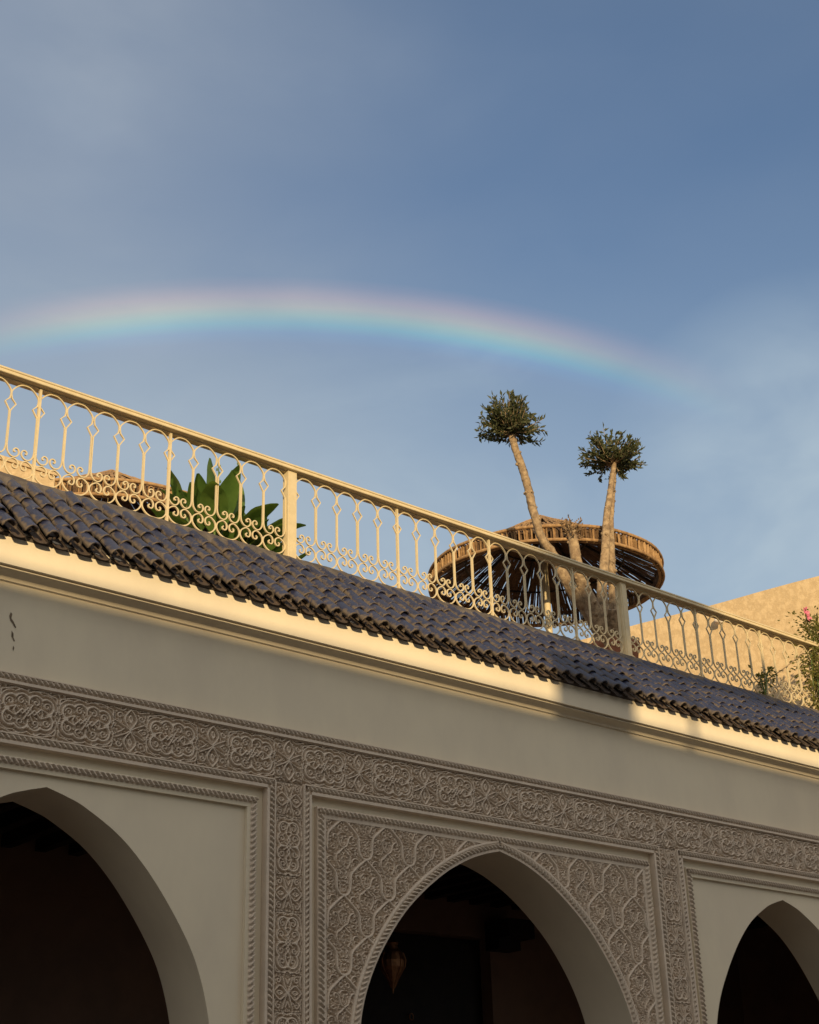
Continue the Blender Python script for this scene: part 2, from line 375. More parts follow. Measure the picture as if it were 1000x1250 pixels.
def medallion(seed, hz=FH):
    r = Relief(MW, hz, 104, int(hz / MW * 104)); k = hz / FH
    cir = [(a * x, b * z * k, q * (.5 + .5 * k)) for x, z, q in ((.046, .060, .050), (.118, .047, .050)) for a in (1, -1) for b in (1, -1)]
    sd = np.min([np.hypot(r.X - x, (r.Z - z)) - q for x, z, q in cir], 0)
    sd = np.minimum(sd, np.maximum(np.abs(r.X) - .13, np.abs(r.Z) - .05 * k))
    for off, w in ((0.0, .0085), (.027, .0055)):
        r.H = np.maximum(r.H, np.clip(1 - (np.abs(sd - off) / w) ** 5, 0, 1) * (1 if off == 0 else .85))
    for a in (1, -1):
        for b in (1, -1):
            r.spiral((a * .124, b * .052 * k), .026, 1.15, (0 if a > 0 else math.pi), a * b, .0125)
            r.spiral((a * .050, b * .068 * k), .025, 1.1, b * math.pi / 2, -a * b, .0125)
    z0 = .030 * k
    r.sym([(-.160, 0), (-.085, z0), (-.04, -z0 * .5), (0, z0 * .9), (.04, -z0 * .5), (.085, z0), (.160, 0)], .013, 1.0, False, True)
    r.sym([(-.028, -.05 * k), (0, 0), (.028, .05 * k)], .012); r.sym([(0, .045 * k), (0, .1 * k)], .011, 1, False, True)
    r.sym([(.085, z0), (.098, .0), (.085, -z0)], .011)
    for a in (1, -1):
        for b in (1, -1):
            r.sym(catmull([(.192 * a, .085 * k * b), (.185 * a, .118 * k * b), (.15 * a, .128 * k * b), (.10 * a, .142 * k * b), (.05 * a, .140 * k * b)], 4), .012, .9, False)
            r.spiral((.186 * a, .032 * k * b), .015, 1.0, 0, a * b, .010, .85)
    r.fill([(.021, 300), (.016, 600), (.012, 900), (.009, 1200), (.007, 1200)], seed); return r.smooth()
def lozenge(seed, hz=FH):
    r = Relief(LW, hz, 62, int(hz / LW * 62)); k = hz / FH
    for b in (1, -1):
        c = catmull([(0, .140), (.027, .110), (.044, .075), (.027, .040), (0, .008)], 6) * (1, b * k)
        r.sym(c, .014)
        r.leaf((0, b * .078 * k), .024, math.pi / 2, .9)
    r.sym([(-.10, -.052 * k), (-.03, -.02 * k), (0, 0), (.03, .02 * k), (.10, .052 * k)], .012)
    r.sym([(-.09, -.022 * k), (-.055, 0.0), (-.09, .022 * k)], .012)
    for a in (1, -1):
        for b in (1, -1):
            r.spiral((a * .080, b * .092 * k), .024, 1.1, 0, -a * b, .0125)
            r.sym(catmull([(a * .035, b * .143 * k), (a * .065, b * .128 * k), (a * .112, b * .138 * k)], 4), .012, .9, False)
    r.fill([(.018, 300), (.014, 500), (.011, 700), (.0085, 900), (.007, 900)], seed); return r.smooth()
SW, SH = 0.407, 0.532
def sebka():
    r = Relief(SW, SH, 92, 120, True)
    for ax, az in ((0, 0), (SW / 2, -SH / 2)):
        def S(P, w, h=1.0, **k):
            P = catmull(P, 6); 
            for a in (1, -1): r.stroke(P * (a, 1) + (ax, az), w, h, **k)
        S([(0, 0), (.05, -.038), (.10, -.080), (.126, -.105), (.139, -.135), (.142, -.18), (.147, -.226), (.170, -.256), (.2035, -.266)], .021, 1.0, power=4)
        pass
        S([(.012, -.062), (.03, -.05), (.045, -.07), (.03, -.082), (.012, -.07)], .012, .8)
        S([(0, -.098), (.025, -.103), (.045, -.122)], .010, .85)
        S([(0, -.205), (.028, -.192), (.040, -.165), (.052, -.135), (.078, -.118), (.092, -.13), (.085, -.142)], .014, .95)
        S([(0, -.125), (.012, -.15), (.016, -.17), (.010, -.185), (0, -.19)], .009, .85)
        S([(-.045, -.248), (-.02, -.228), (0, -.21), (.03, -.232), (.055, -.25), (.063, -.28), (.055, -.31), (.036, -.345)], .012, .9)
        S([(.075, -.30), (.09, -.275), (.118, -.27), (.142, -.285), (.15, -.31)], .012, .9)
        S([(.09, -.318), (.105, -.30), (.125, -.31)], .009, .7)
        S([(.07, -.21), (.09, -.198), (.112, -.21), (.09, -.222), (.07, -.21)], .010, .8); S([(.172, -.13), (.185, -.15), (.2035, -.138)], .010, .7); S([(.175, -.215), (.186, -.19), (.2035, -.20)], .010, .7)
        S([(.085, -.165), (.105, -.155), (.118, -.17), (.10, -.182)], .010, .75)
        S([(0, -.262), (.018, -.285), (.012, -.31), (0, -.325)], .009, .8)
    r.fill([(.019, 500), (.015, 900), (.0115, 1500), (.009, 2500), (.007, 2500)], 5)
    return r.smooth()

def strip(name, path, nrm, off0, width, y, parent, prof, mat='stucco', smooth=True):
    """carved strip: path (x,z) points with unit normals; offset off0..off0+width along the normal; prof(s,u)->height"""
    P = np.array(path, float); Nn = np.array(nrm, float)
    d = np.concatenate([[0], np.cumsum(np.hypot(*np.diff(P, axis=0).T))]); n = max(2, int(d[-1] / 0.0045))
    s = np.linspace(0, d[-1], n); px = np.interp(s, d, P[:, 0]); pz = np.interp(s, d, P[:, 1])
    qx = np.interp(s, d, Nn[:, 0]); qz = np.interp(s, d, Nn[:, 1])
    u = np.linspace(0, width, 13); S, U = np.meshgrid(s, u, indexing='ij'); H = prof(S, U, width)
    V = np.stack([px[:, None] + qx[:, None] * (off0 + U), np.full_like(S, y) - H, pz[:, None] + qz[:, None] * (off0 + U)], -1)
    return link(name, np_mesh(name, V.reshape(-1, 3), grid_quads(n, 13), mat, smooth), parent)
def rope(S, U, w):
    ph = (S + U * 0.95) / 0.038; c = np.abs(((ph % 1) - .5) * 2)
    edge = np.clip(np.minimum(U, w - U) / .006, 0, 1)
    return 0.001 + 0.026 * np.clip((.50 - c) / .10, 0, 1) * edge

# ================================================================== THE SETTING
g = MB().box(-150, 150, -150, 150, -0.3, 0).build('ground', 'court'); g['kind'] = 'structure'
tf = MB().box(1.4, 14.6, 0.801, 11.0, 5.78, 5.95).build('terrace_floor', 'floor'); tf['kind'] = 'structure'

# ------------------------------------------------------------------ riad building
X0, X1 = 1.6, 14.6
riad = thing('courtyard_building', 'cream courtyard building with pointed arches, carved stucco bands and a blue tiled eave', 'building', loc=(8, 0, 0))
riad.location = (0, 0, 0)
A2 = catmull([(0, 0), (.17, -.042), (.345, -.105), (.585, -.23), (.85, -.425), (1.055, -.63), (1.255, -.915), (1.383, -1.23), (1.43, -1.62)], 6)
A1 = catmull([(0, 0), (.14, -.04), (.275, -.092), (.53, -.242), (.76, -.455), (.985, -.741), (1.129, -.99), (1.225, -1.30), (1.265, -1.64)], 6)
ARCH = [(4.045, 3.818, A1), (7.86, 3.845, A2), (11.55, 3.815, A1)]
WT = 0.45; ZW = 5.076
PIL = (5.8455, 9.88)
mb = MB()
def quadxz(x0, za0, zb0, x1, za1, zb1, y, flip=False):
    V = [(x0, y, za0), (x1, y, za1), (x1, y, zb1), (x0, y, zb0)]
    mb.add(V, [(0, 1, 2, 3) if not flip else (3, 2, 1, 0)])
def arch_curve(cx, cz, A):
    L = [(cx - x, cz + z) for x, z in A[::-1]]; Rr = [(cx + x, cz + z) for x, z in A[1:]]
    return L + Rr
x = X0
for cx, cz, A in ARCH:
    c = arch_curve(cx, cz, A); xl, xr = c[0][0], c[-1][0]; zs = c[0][1]
    quadxz(x, 0, ZW, xl, 0, ZW, 0); quadxz(x, 0, ZW, xl, 0, ZW, WT, True)
    for (xa, za), (xb, zb) in zip(c[:-1], c[1:]):
        quadxz(xa, za, ZW, xb, zb, ZW, 0); quadxz(xa, za, ZW, xb, zb, ZW, WT, True)
    x = xr
quadxz(x, 0, ZW, X1, 0, ZW, 0); quadxz(x, 0, ZW, X1, 0, ZW, WT, True)
wall = mb.build('wall', 'cream', riad)
for k, (cx, cz, A) in enumerate(ARCH):
    c = arch_curve(cx, cz, A); c = [(c[0][0], 0)] + c + [(c[-1][0], 0)]
    mb = MB(); y0 = -0.0445 if k == 1 else 0.0; n = len(c)
    mb.add([(a, y0, b) for a, b in c] + [(a, WT, b) for a, b in c], [(i, n + i, n + i + 1, i + 1) for i in range(n - 1)])
    mb.build('arch_soffit', 'cream', riad, True)
# chipped plaster marks on the wall
mb = MB()
def blotch(pts): 
    n = len(pts); mx = sum(p[0] for p in pts) / n; mb.add([(mx + (x - mx) * 1.15, -.0025, z) for x, z in pts], [tuple(range(n))])
blotch([(3.706, 4.885), (3.716, 4.872), (3.712, 4.845), (3.728, 4.825), (3.746, 4.790), (3.739, 4.786), (3.722, 4.812), (3.708, 4.826), (3.699, 4.858)])
blotch([(3.722, 4.765), (3.735, 4.748), (3.737, 4.722), (3.748, 4.70), (3.741, 4.697), (3.724, 4.726)])
blotch([(3.742, 4.67), (3.748, 4.655), (3.744, 4.632), (3.739, 4.652)])
mb.build('plaster_chip', 'chip', wall)
# cornice under the eave
cor = MB().extrude_x([(0.0, 5.076), (-.020, 5.080), (-.021, 5.084)] + [(-.021 - .103 * (1 - math.cos(t)), 5.083 + .034 * math.sin(t)) for t in np.linspace(.12, math.pi / 2, 8)]
                     + [(-.126, 5.1175), (-.126, 5.1245), (-.100, 5.125), (-.100, 5.131), (-.155, 5.1315), (-.155, 5.355), (0.3, 5.70), (0.3, 5.077)], X0, X1)
cor.build('cornice', 'cream', riad)
# carved band: slab, medallions, borders
FT, FB = 4.474, 4.03; YS = -0.045
YR = -0.022
band = MB().box(X0, X1, YR, -0.0005, FB + .001, FT - .001)
for p in PIL: band.box(p - .189, p + .189, YR, -0.0005, 0.9, FB + .0009)
band = band.build('carved_band', 'stucco', riad)
edge = MB().box(X0, X1, YS, -0.0006, 4.4005, FT)
for xa, xb in ((X0, PIL[0] - .1205), (PIL[0] + .1205, PIL[1] - .1205), (PIL[1] + .1205, X1)): edge.box(xa, xb, YS, -.0006, FB, 4.0985)
for p in PIL:
    for sg in (1, -1): edge.box(*sorted((p + sg * .1206, p + sg * .19)), YS, -.0006, .9, FB - .0003)
edge.build('band_edge', 'stucco', band)
ra = [medallion(s).mesh('carved_medallion', .030) for s in (1, 2, 3)]
rb = [lozenge(s).mesh('carved_lozenge', .030) for s in (4, 5, 6)]
units = []
for s in (1, -1):
    for c, seq in ((4.058, [('M', .2), ('L', .5175), ('M', .835), ('L', 1.1525), ('M', 1.47)] + ([('L', 1.7875)] if s < 0 else [])),
                   (7.86, [('L', .1175), ('M', .435), ('L', .7525), ('M', 1.07), ('L', 1.3875), ('M', 1.705), ('L', 2.0175)])):
        for t, d in seq: units.append((t, c + s * d))
for i in range(8): units.append(('M' if i % 2 == 0 else 'L', 9.8775 + .3175 * (i + 1)))
for i, (t, xx) in enumerate(units):
    if xx < X0 + .2: continue
    me = ra[i % 3] if t == 'M' else rb[i % 3]
    link(me.name.split('.')[0], me, band, (xx, YR - .0008, 4.249))
va = [medallion(s, .24).mesh('pilaster_medallion', .030, True) for s in (11, 12)]
vb = [lozenge(s, .24).mesh('pilaster_lozenge', .030, True) for s in (13, 14)]
for p in PIL:
    link('pilaster_lozenge', vb[0], band, (p, YR - .0012, 3.97))
    for i in range(5):
        link('pilaster_medallion', va[i % 2], band, (p, YR - .0008, 3.6525 - i * .635)) if 3.6525 - i * .635 > 1.2 else None
        if 3.6525 - i * .635 > 1.6: link('pilaster_lozenge', vb[i % 2], band, (p, YR - .0012, 3.335 - i * .635))
hp = lambda x0, x1, z: ([(x0, z), (x1, z)], [(0, 1), (0, 1)])
vp = lambda x, z0, z1, sx: ([(x, z0), (x, z1)], [(sx, 0), (sx, 0)])
def fillet(name, x0, x1, z0, z1, y, th, parent): MB().box(x0, x1, y - th, y + .001, z0, z1).build(name, 'stucco', parent)
# top border
P, Nn = hp(X0, X1, 0); strip('rope_moulding', [(a, 4.4325) for a, _ in P], Nn, 0, .034, YS, band, rope)
fillet('fillet', X0, X1, 4.4065, 4.4245, YS, .020, band); fillet('fillet', X0, X1, 4.467, 4.4741, YS, .016, band)
BAYS = [(X0, PIL[0] - .19, ARCH[0]), (PIL[0] + .19, PIL[1] - .19, ARCH[1]), (PIL[1] + .19, X1, ARCH[2])]
for bi, (xa, xb, arch) in enumerate(BAYS):
    la, rb_ = bi > 0, bi < 2
    # outer border of the bay, lying on the band slab
    strip('rope_moulding', [(xa - .045 * la, 4.058), (xb + .045 * rb_, 4.058)], [(0, 1)] * 2, -.002, .034, YS, band, rope)
    fillet('fillet', xa - .064 * la, xb + .064 * rb_, 4.0905, 4.0985, YS, .020, band)
    fillet('fillet', xa + .0, xb, 4.0305, 4.0520, YS, .016, band)
    for on, xs, sg in ((la, xa, -1), (rb_, xb, 1)):
        if not on: continue
        strip('rope_moulding', [(xs, 0.95), (xs, 4.056)], [(sg, 0)] * 2, .026, .032, YS, band, rope)
        x_, x2 = sorted((xs + sg * .0605, xs + sg * .0690)); fillet('fillet', x_, x2, .92, 4.0903, YS, .020, band)
        x_, x2 = sorted((xs + sg * .0004, xs + sg * .0215)); fillet('fillet', x_, x2, .92, 4.0303, YS, .016, band)
    # inner frame
    G = .065; ia, ib, it = xa + G * la, xb - G * rb_, FB - G
    yi = -0.030 if bi != 1 else -0.036
    fr = MB().box(ia, ib, yi, -.0006, it - .078, it)
    for on, a, b in ((la, ia, ia + .078), (rb_, ib - .078, ib)):
        if on: fr.box(a, b, yi, -.0006, 1.0, it - .0785)
    fr = fr.build('inner_frame', 'stucco' if bi == 1 else 'cream', riad)
    strip('rope_moulding', [(ia + .004, it - .050), (ib - .004, it - .050)], [(0, 1)] * 2, 0, .044, yi, fr, rope)
    for on, xs, sg in ((la, ia, 1), (rb_, ib, -1)):
        if on: strip('rope_moulding', [(xs, 1.05), (xs, it - .055)], [(sg, 0)] * 2, .006, .044, yi, fr, rope)
    if bi == 1:
        # carved spandrels, left and right of the arch
        cx, cz, A = arch; sx0, sx1, sz1, sz0 = ia + .079, ib - .079, it - .079, 2.0
        slab = MB(); c = [(sx0 - .02, cz - 1.62)] + arch_curve(cx, cz, A) + [(sx1 + .02, cz - 1.62)]
        for (xa_, za), (xb_, zb) in zip(c[:-1], c[1:]):
            if xb_ - xa_ > 1e-5: slab.add([(xa_, -.014, za), (xb_, -.014, zb), (xb_, -.014, sz1 + .01), (xa_, -.014, sz1 + .01)], [(0, 1, 2, 3)])
        for xl, xr in ((sx0 - .02, c[1][0]), (c[-2][0], sx1 + .02)): slab.box(xl, xr, -.014, -.0008, .9, c[0][1] - .0005)
        slab = slab.build('spandrel_slab', 'stucco', riad)
        # normals of the arch curve for the border
        ac = np.array(arch_curve(cx, cz, A)); T = np.gradient(ac, axis=0); T /= np.linalg.norm(T, axis=1)[:, None]; NO = np.stack([-T[:, 1], T[:, 0]], 1)
        mid = len(ac) // 2
        for lo, hi, up in ((0, mid + 1, None), (mid, len(ac), None)):
            n2 = NO[lo:hi].copy(); 
            if lo == 0: n2[-1] = NO[mid - 1] * .5 + np.array((0, .5)); 
            else: n2[0] = NO[mid + 1] * .5 + np.array((0, .5))
            strip('arch_rope_moulding', ac[lo:hi], n2, .020, .042, -.040, slab, rope)
            strip('arch_fillet', ac[lo:hi], n2, .0615, .022, -.040, slab, lambda S, U, w: np.where(U > w - .001, -.026, .012 * np.clip(np.minimum(U, w - U) / .004, 0, 1)))
            strip('arch_edge', ac[lo:hi], n2, 0, .0205, -.040, slab, lambda S, U, w: .006 * np.clip((w - U) / .004, 0, 1))
        sb = sebka(); res = SW / 92
        acs = np.array([(ac[0][0], 0.5)] + ac.tolist() + [(ac[-1][0], .5)])
        for side, (xa_, xb_) in enumerate(((sx0, cx), (cx, sx1))):
            xs = np.arange(xa_, xb_ + 1e-6, res); zs = np.arange(sz0, sz1, res); XX, ZZ = np.meshgrid(xs, zs, indexing='ij')
            ii = np.round((XX - 6.329) / SW * 92 + 46).astype(int) % 92; jj = np.round((ZZ - 3.905) / SH * 120 + 60).astype(int) % 120
            H = sb.H[ii, jj]
            d = np.full(XX.shape, 9.0)
            for a, b in zip(acs[:-1], acs[1:]):
                ab = b - a; t = np.clip(((XX - a[0]) * ab[0] + (ZZ - a[1]) * ab[1]) / (ab @ ab + 1e-12), 0, 1)
                d = np.minimum(d, np.hypot(XX - a[0] - t * ab[0], ZZ - a[1] - t * ab[1]))
            zc = np.interp(XX, ac[:, 0], ac[:, 1]); outside = (ZZ > zc) | (XX < ac[0][0]) | (XX > ac[-1][0])
            ok = outside & (d > .072)
            keep = ok[:-1, :-1] & ok[1:, :-1] & ok[:-1, 1:] & ok[1:, 1:]
            V = np.stack([XX, -.0148 - H * .030, ZZ], -1).reshape(-1, 3); Q = grid_quads(len(xs), len(zs), keep)
            used = np.unique(Q); mp_ = np.zeros(len(V), int); mp_[used] = np.arange(len(used))
            link('carved_spandrel', np_mesh('carved_spandrel', V[used], mp_[Q], 'stucco', False), slab)
# gallery behind the arches
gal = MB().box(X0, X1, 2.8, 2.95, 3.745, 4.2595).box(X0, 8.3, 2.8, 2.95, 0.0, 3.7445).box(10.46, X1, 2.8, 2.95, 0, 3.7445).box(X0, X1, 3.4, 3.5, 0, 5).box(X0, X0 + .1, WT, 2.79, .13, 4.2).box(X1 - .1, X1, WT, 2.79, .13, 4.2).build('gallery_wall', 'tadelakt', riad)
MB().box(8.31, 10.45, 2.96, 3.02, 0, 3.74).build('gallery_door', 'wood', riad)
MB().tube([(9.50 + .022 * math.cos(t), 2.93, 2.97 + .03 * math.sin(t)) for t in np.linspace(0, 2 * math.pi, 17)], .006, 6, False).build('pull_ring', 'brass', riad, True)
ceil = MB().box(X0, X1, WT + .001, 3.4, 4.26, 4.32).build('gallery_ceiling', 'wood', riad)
bm_ = MB().box(0, .09, WT + .002, 2.799, 4.06, 4.2595).mesh('ceiling_beam', 'wood')
for i in range(42): link('ceiling_beam', bm_, ceil, (X0 + .2 + i * .3, 0, 0))
for xs in (8.6, 10.4): MB().box(xs - .0, xs + .36, 2.45, 2.799, 3.72, 3.90).box(xs + .0, xs + .30, 2.6, 2.799, 3.62, 3.7199).build('corbel', 'wood', riad)
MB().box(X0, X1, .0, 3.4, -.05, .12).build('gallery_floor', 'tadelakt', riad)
MB().box(X0, X1, .301, .80, 5.077, 5.70).box(X0, X1, .60, .80, 5.7005, 6.0).build('parapet_core', 'kerbmat', riad)
kerb = MB().extrude_x([(.59, 6.001), (.585, 6.12), (.60, 6.134), (.76, 6.134), (.77, 6.12), (.77, 6.001)], X0, X1).build('kerb', 'kerbmat', riad)

# ------------------------------------------------------------------ tiled eave
SA = R(42.6); EY, EZ = -.24, 5.318
sdir = np.array((0, math.cos(SA), math.sin(SA))); ndir = np.array((0, -math.sin(SA), math.cos(SA)))
eave = MB().extrude_x([tuple((np.array((EY, EZ)) + np.array((math.cos(SA), math.sin(SA))) * s + np.array((-math.sin(SA), math.cos(SA))) * t)) for s, t in ((.06, -.075), (.06, -.035), (1.08, -.03), (1.08, -.075))], X0, X1).build('tiled_eave', 'mortar', riad)
PT, NT, TL, TS = 0.152, 5, 0.245, 0.195
def tile_geo(r0, r1, L, th, sq, seg=10, lift=0.0, cup=False):
    V = []; F = []; W = []
    rows = [0, .012, L * .5, L]
    for u in rows:
        r = r0 + (r1 - r0) * u / L
        for q, rr in enumerate((r, r - th)):
            for j in range(seg + 1):
                a = math.pi * j / seg; s_ = -1 if cup else 1
                V.append((-rr * math.cos(a), u, s_ * (rr * sq * math.sin(a)) + lift * (1 - u / L) - (0 if q == 0 else 0)))
                W.append((.55 if u < .011 else (.15 if u < .02 else 0.0)) + (.75 if j in (0, seg, 1, seg - 1) else (.3 if j in (2, seg - 2) else 0)))
    k = seg + 1; st = 2 * k
    for i in range(len(rows) - 1):
        for j in range(seg):
            a = i * st + j; F.append((a, a + 1, a + st + 1, a + st)); b = i * st + k + j; F.append((b + 1, b, b + st, b + st + 1))
        for e in (0, k - 1): F.append((i * st + e, i * st + st + e, i * st + st + k + e, i * st + k + e))
    for j in range(seg): F.append((j + 1, j, k + j, k + j + 1))
    return V, F, W
# local tile frame: x along the eave, y up the slope, z away from it
TROT = Matrix(((1, 0, 0), (0, sdir[1], ndir[1]), (0, sdir[2], ndir[2])))
def tile_mesh(name, geos, mat):
    mb = MB(); W = []
    for (V, F, w) in geos: mb.add(V, F); W += w
    me = mb.mesh(name, mat, True); at = me.attributes.new('wear', 'FLOAT', 'POINT'); at.data.foreach_set('value', W); return me
covers = []
for q in range(4):
    V, F, W = tile_geo(.051 + .002 * (q % 2), .045, TL, .011, 1.08, 10, .010)
    g_ = np.random.default_rng(q + 30); V = [(x + g_.normal(0, .0009), y + (g_.normal(0, .003) if i < 22 else 0), z + g_.normal(0, .0009)) for i, (x, y, z) in enumerate(V)]
    covers.append((V, F, W))
cov_me = [tile_mesh('roof_tile', [c], 'tile') for c in covers]
cols = np.arange(X0 + .1, X1 - .05, PT)
rest = []
vis = [c for c in cols if 3.15 < c < 12.40][:60]
for c in cols:
    cj = random.uniform(-.045, .045)
    for t in range(NT):
        jx, jr, jl = random.gauss(0, .004), random.gauss(0, .035), random.gauss(0, .006)
        rm = TROT @ Matrix.Rotation(jr, 3, 'Z') @ Matrix.Rotation(random.gauss(0, .02), 3, 'X')
        pos = Vector((c + jx, EY, EZ)) + Vector(sdir) * (t * TS + (jl + cj if t else jl * .6)) + Vector(ndir) * (.012 + random.gauss(0, .002))
        if c in vis:
            o = link('roof_tile', cov_me[random.randrange(4)], eave); o.matrix_local = Matrix.Translation(pos) @ rm.to_4x4()
        else:
            V, F, W = covers[random.randrange(4)]
            rest.append(([tuple(rm @ Vector(v) + pos) for v in V], F, W))
o = link('far_roof_tiles', tile_mesh('far_roof_tiles', rest, 'tile'), eave, kind='stuff')
pans = []
for c in cols[:-1]:
    for t in range(NT):
        V, F, W = tile_geo(.052, .056, TL, .010, .30, 8, 0, True)
        rm = TROT @ Matrix.Rotation(random.gauss(0, .04), 3, 'Z')
        pos = Vector((c + PT / 2 + random.gauss(0, .004), EY + .004 + random.gauss(0, .006), EZ)) + Vector(sdir) * (t * TS - .004) + Vector(ndir) * (-.012 + t * .001)
        pans.append(([tuple(rm @ Vector(v) + pos) for v in V], F, W))
link('pan_tiles', tile_mesh('pan_tiles', pans, 'pan'), eave, kind='stuff')
# crumbled mortar plugs at the open tile ends
mb = MB()
for c in cols:
    for q in range(random.randint(1, 4)):
        a = random.uniform(.2, 2.9); rr = random.uniform(.02, .045); s_ = random.uniform(.006, .014)
        cpos = Vector((c + rr * math.cos(a), EY, EZ)) + Vector(sdir) * random.uniform(.01, .05) + Vector(ndir) * (rr * .6 * math.sin(a) + .0)
        mb.lathe([(0.001, -s_), (s_ * .9, -s_ * .5), (s_, .2 * s_), (s_ * .5, s_ * .9), (.001, s_)], cpos, 6)
mb.build('mortar_crumbs', 'pan', eave, kind='stuff')
# mortar ridge along the top of the tiles
xs = np.arange(X0, X1, .016); sv = np.linspace(.87, 1.115, 22)
XX, SS = np.meshgrid(xs, sv, indexing='ij')
hgt = .018 + .032 * np.clip((SS - .93) / .12, 0, 1) + .006 * fbm(XX * 9, SS * 9, 3) + .004 * fbm(XX * 40, SS * 40, 4, 3)
ph = np.cos((XX - cols[0]) / PT * 2 * math.pi); hgt += .024 * np.clip(ph, 0, 1) * np.clip((1.06 - SS) / .10, 0, 1) * np.clip((SS - .94) / .04, 0, 1) - .035 * np.clip((.95 - SS) / .06, 0, 1)
SS2 = SS + .010 * fbm(XX * 6, 0, 9)[:, :1] * 1.0
V = np.stack([XX, EY + sdir[1] * SS2 + ndir[1] * hgt, EZ + sdir[2] * SS2 + ndir[2] * hgt], -1)
last = V[:, -1:, :] + np.array((0, .05, -.012)); last2 = last + np.array((0, .02, -.10)); V = np.concatenate([V, last, last2], 1)
link('mortar_ridge', np_mesh('mortar_ridge', V.reshape(-1, 3), grid_quads(len(xs), 24), 'mortar'), eave)

# ------------------------------------------------------------------ railing
RY, RB, RT = 0.66, 6.158, 6.922
rail = thing('balustrade', 'cream wrought iron balustrade with round arches and scrolls along the roof terrace edge', 'railing', loc=(0, 0, 0))
PW, NM, SP = .088, 18, 4.10
MOD = (SP - PW) / NM
POSTX = [6.352 - SP, 6.352, 6.352 + SP, 6.352 + 2 * SP]
h = RT - RB - .016; hw = MOD / 2 - .0055
half = [(0, h), (.035, h - .005), (.072, h - .03), (hw - .004, h - .068), (hw, h - .10), (hw - .006, h - .135)]
half1 = catmull(half, 5)
dia = [(hw - .006, h - .135), (hw - .040, h - .172)]; dia2 = [(hw - .040, h - .172), (hw - .002, h - .232), (hw, h - .25)]
hook = catmull([(hw, .27), (hw, .235), (hw - .008, .195), (hw - .03, .166), (.050, .158), (.026, .168), (.0095, .195), (.016, .222), (.036, .229), (.051, .217), (.047, .201), (.036, .204)], 5)
hpath = np.concatenate([half1, dia2[:1], dia2[1:], hook])
full = np.concatenate([hpath[::-1] * (-1, 1), hpath[1:]])
ring = catmull([(0, .002), (.035, .005), (.075, .025), (hw, .068), (hw - .006, .112), (.062, .142), (.034, .141), (.014, .122), (.012, .094), (.026, .073), (.047, .076), (.053, .093), (.042, .102)], 5)
rfull = np.concatenate([ring[::-1] * (-1, 1), ring[1:]])
def flatbar(P, name): 
    return MB().tube([(a, 0, b) for a, b in P], 0, rect=(.013, .0092), up=(0, 1, 0)).mesh(name, 'rail')
hoop_me, ring_me = flatbar(full, 'arched_bar'), flatbar(rfull, 'scroll_ring')
post_me = MB().box(-PW / 2, PW / 2, -.036, .036, -.05, RT - RB - .001).box(-PW / 2 + .014, PW / 2 - .014, -.041, -.0361, -.05, RT - RB - .02).mesh('post', 'rail')
bar_me = MB().box(-.009, .009, -.012, .012, -.06, RT - RB - .0005).mesh('upright_bar', 'rail')
for px in POSTX: link('post', post_me, rail, (px, RY, RB))
for si in range(3):
    a = POSTX[si] + PW / 2
    for i in range(NM):
        link('arched_bar', hoop_me, rail, (a + (i + .5) * MOD, RY + random.gauss(0, .001), RB), rot=(0, random.gauss(0, .004), 0))
        link('scroll_ring', ring_me, rail, (a + (i + .5) * MOD, RY + random.gauss(0, .001), RB))
    for kx in ((5, 10, 15) if si else (13, 8, 3)): link('upright_bar', bar_me, rail, (a + kx * MOD, RY - .003, RB))
prof = [(-.066, 0), (-.070, .004), (-.070, .020), (-.060, .023), (-.060, .030), (-.068, .034), (-.068, .044), (-.054, .056), (-.02, .061), (.02, .061), (.054, .056), (.068, .044), (.070, .020), (.066, 0)]
MB().extrude_x([(RY + y, RT + z) for y, z in prof], POSTX[0] - .05, POSTX[-1] + .05, True).build('handrail', 'rail', rail)
MB().box(POSTX[0], POSTX[-1], RY - .013, RY + .013, RT - .010, RT - .0006).build('top_bar', 'rail', rail)
MB().box(POSTX[0], POSTX[-1], RY - .013, RY + .013, RB - .009, RB - .0006).build('bottom_bar', 'rail', rail)

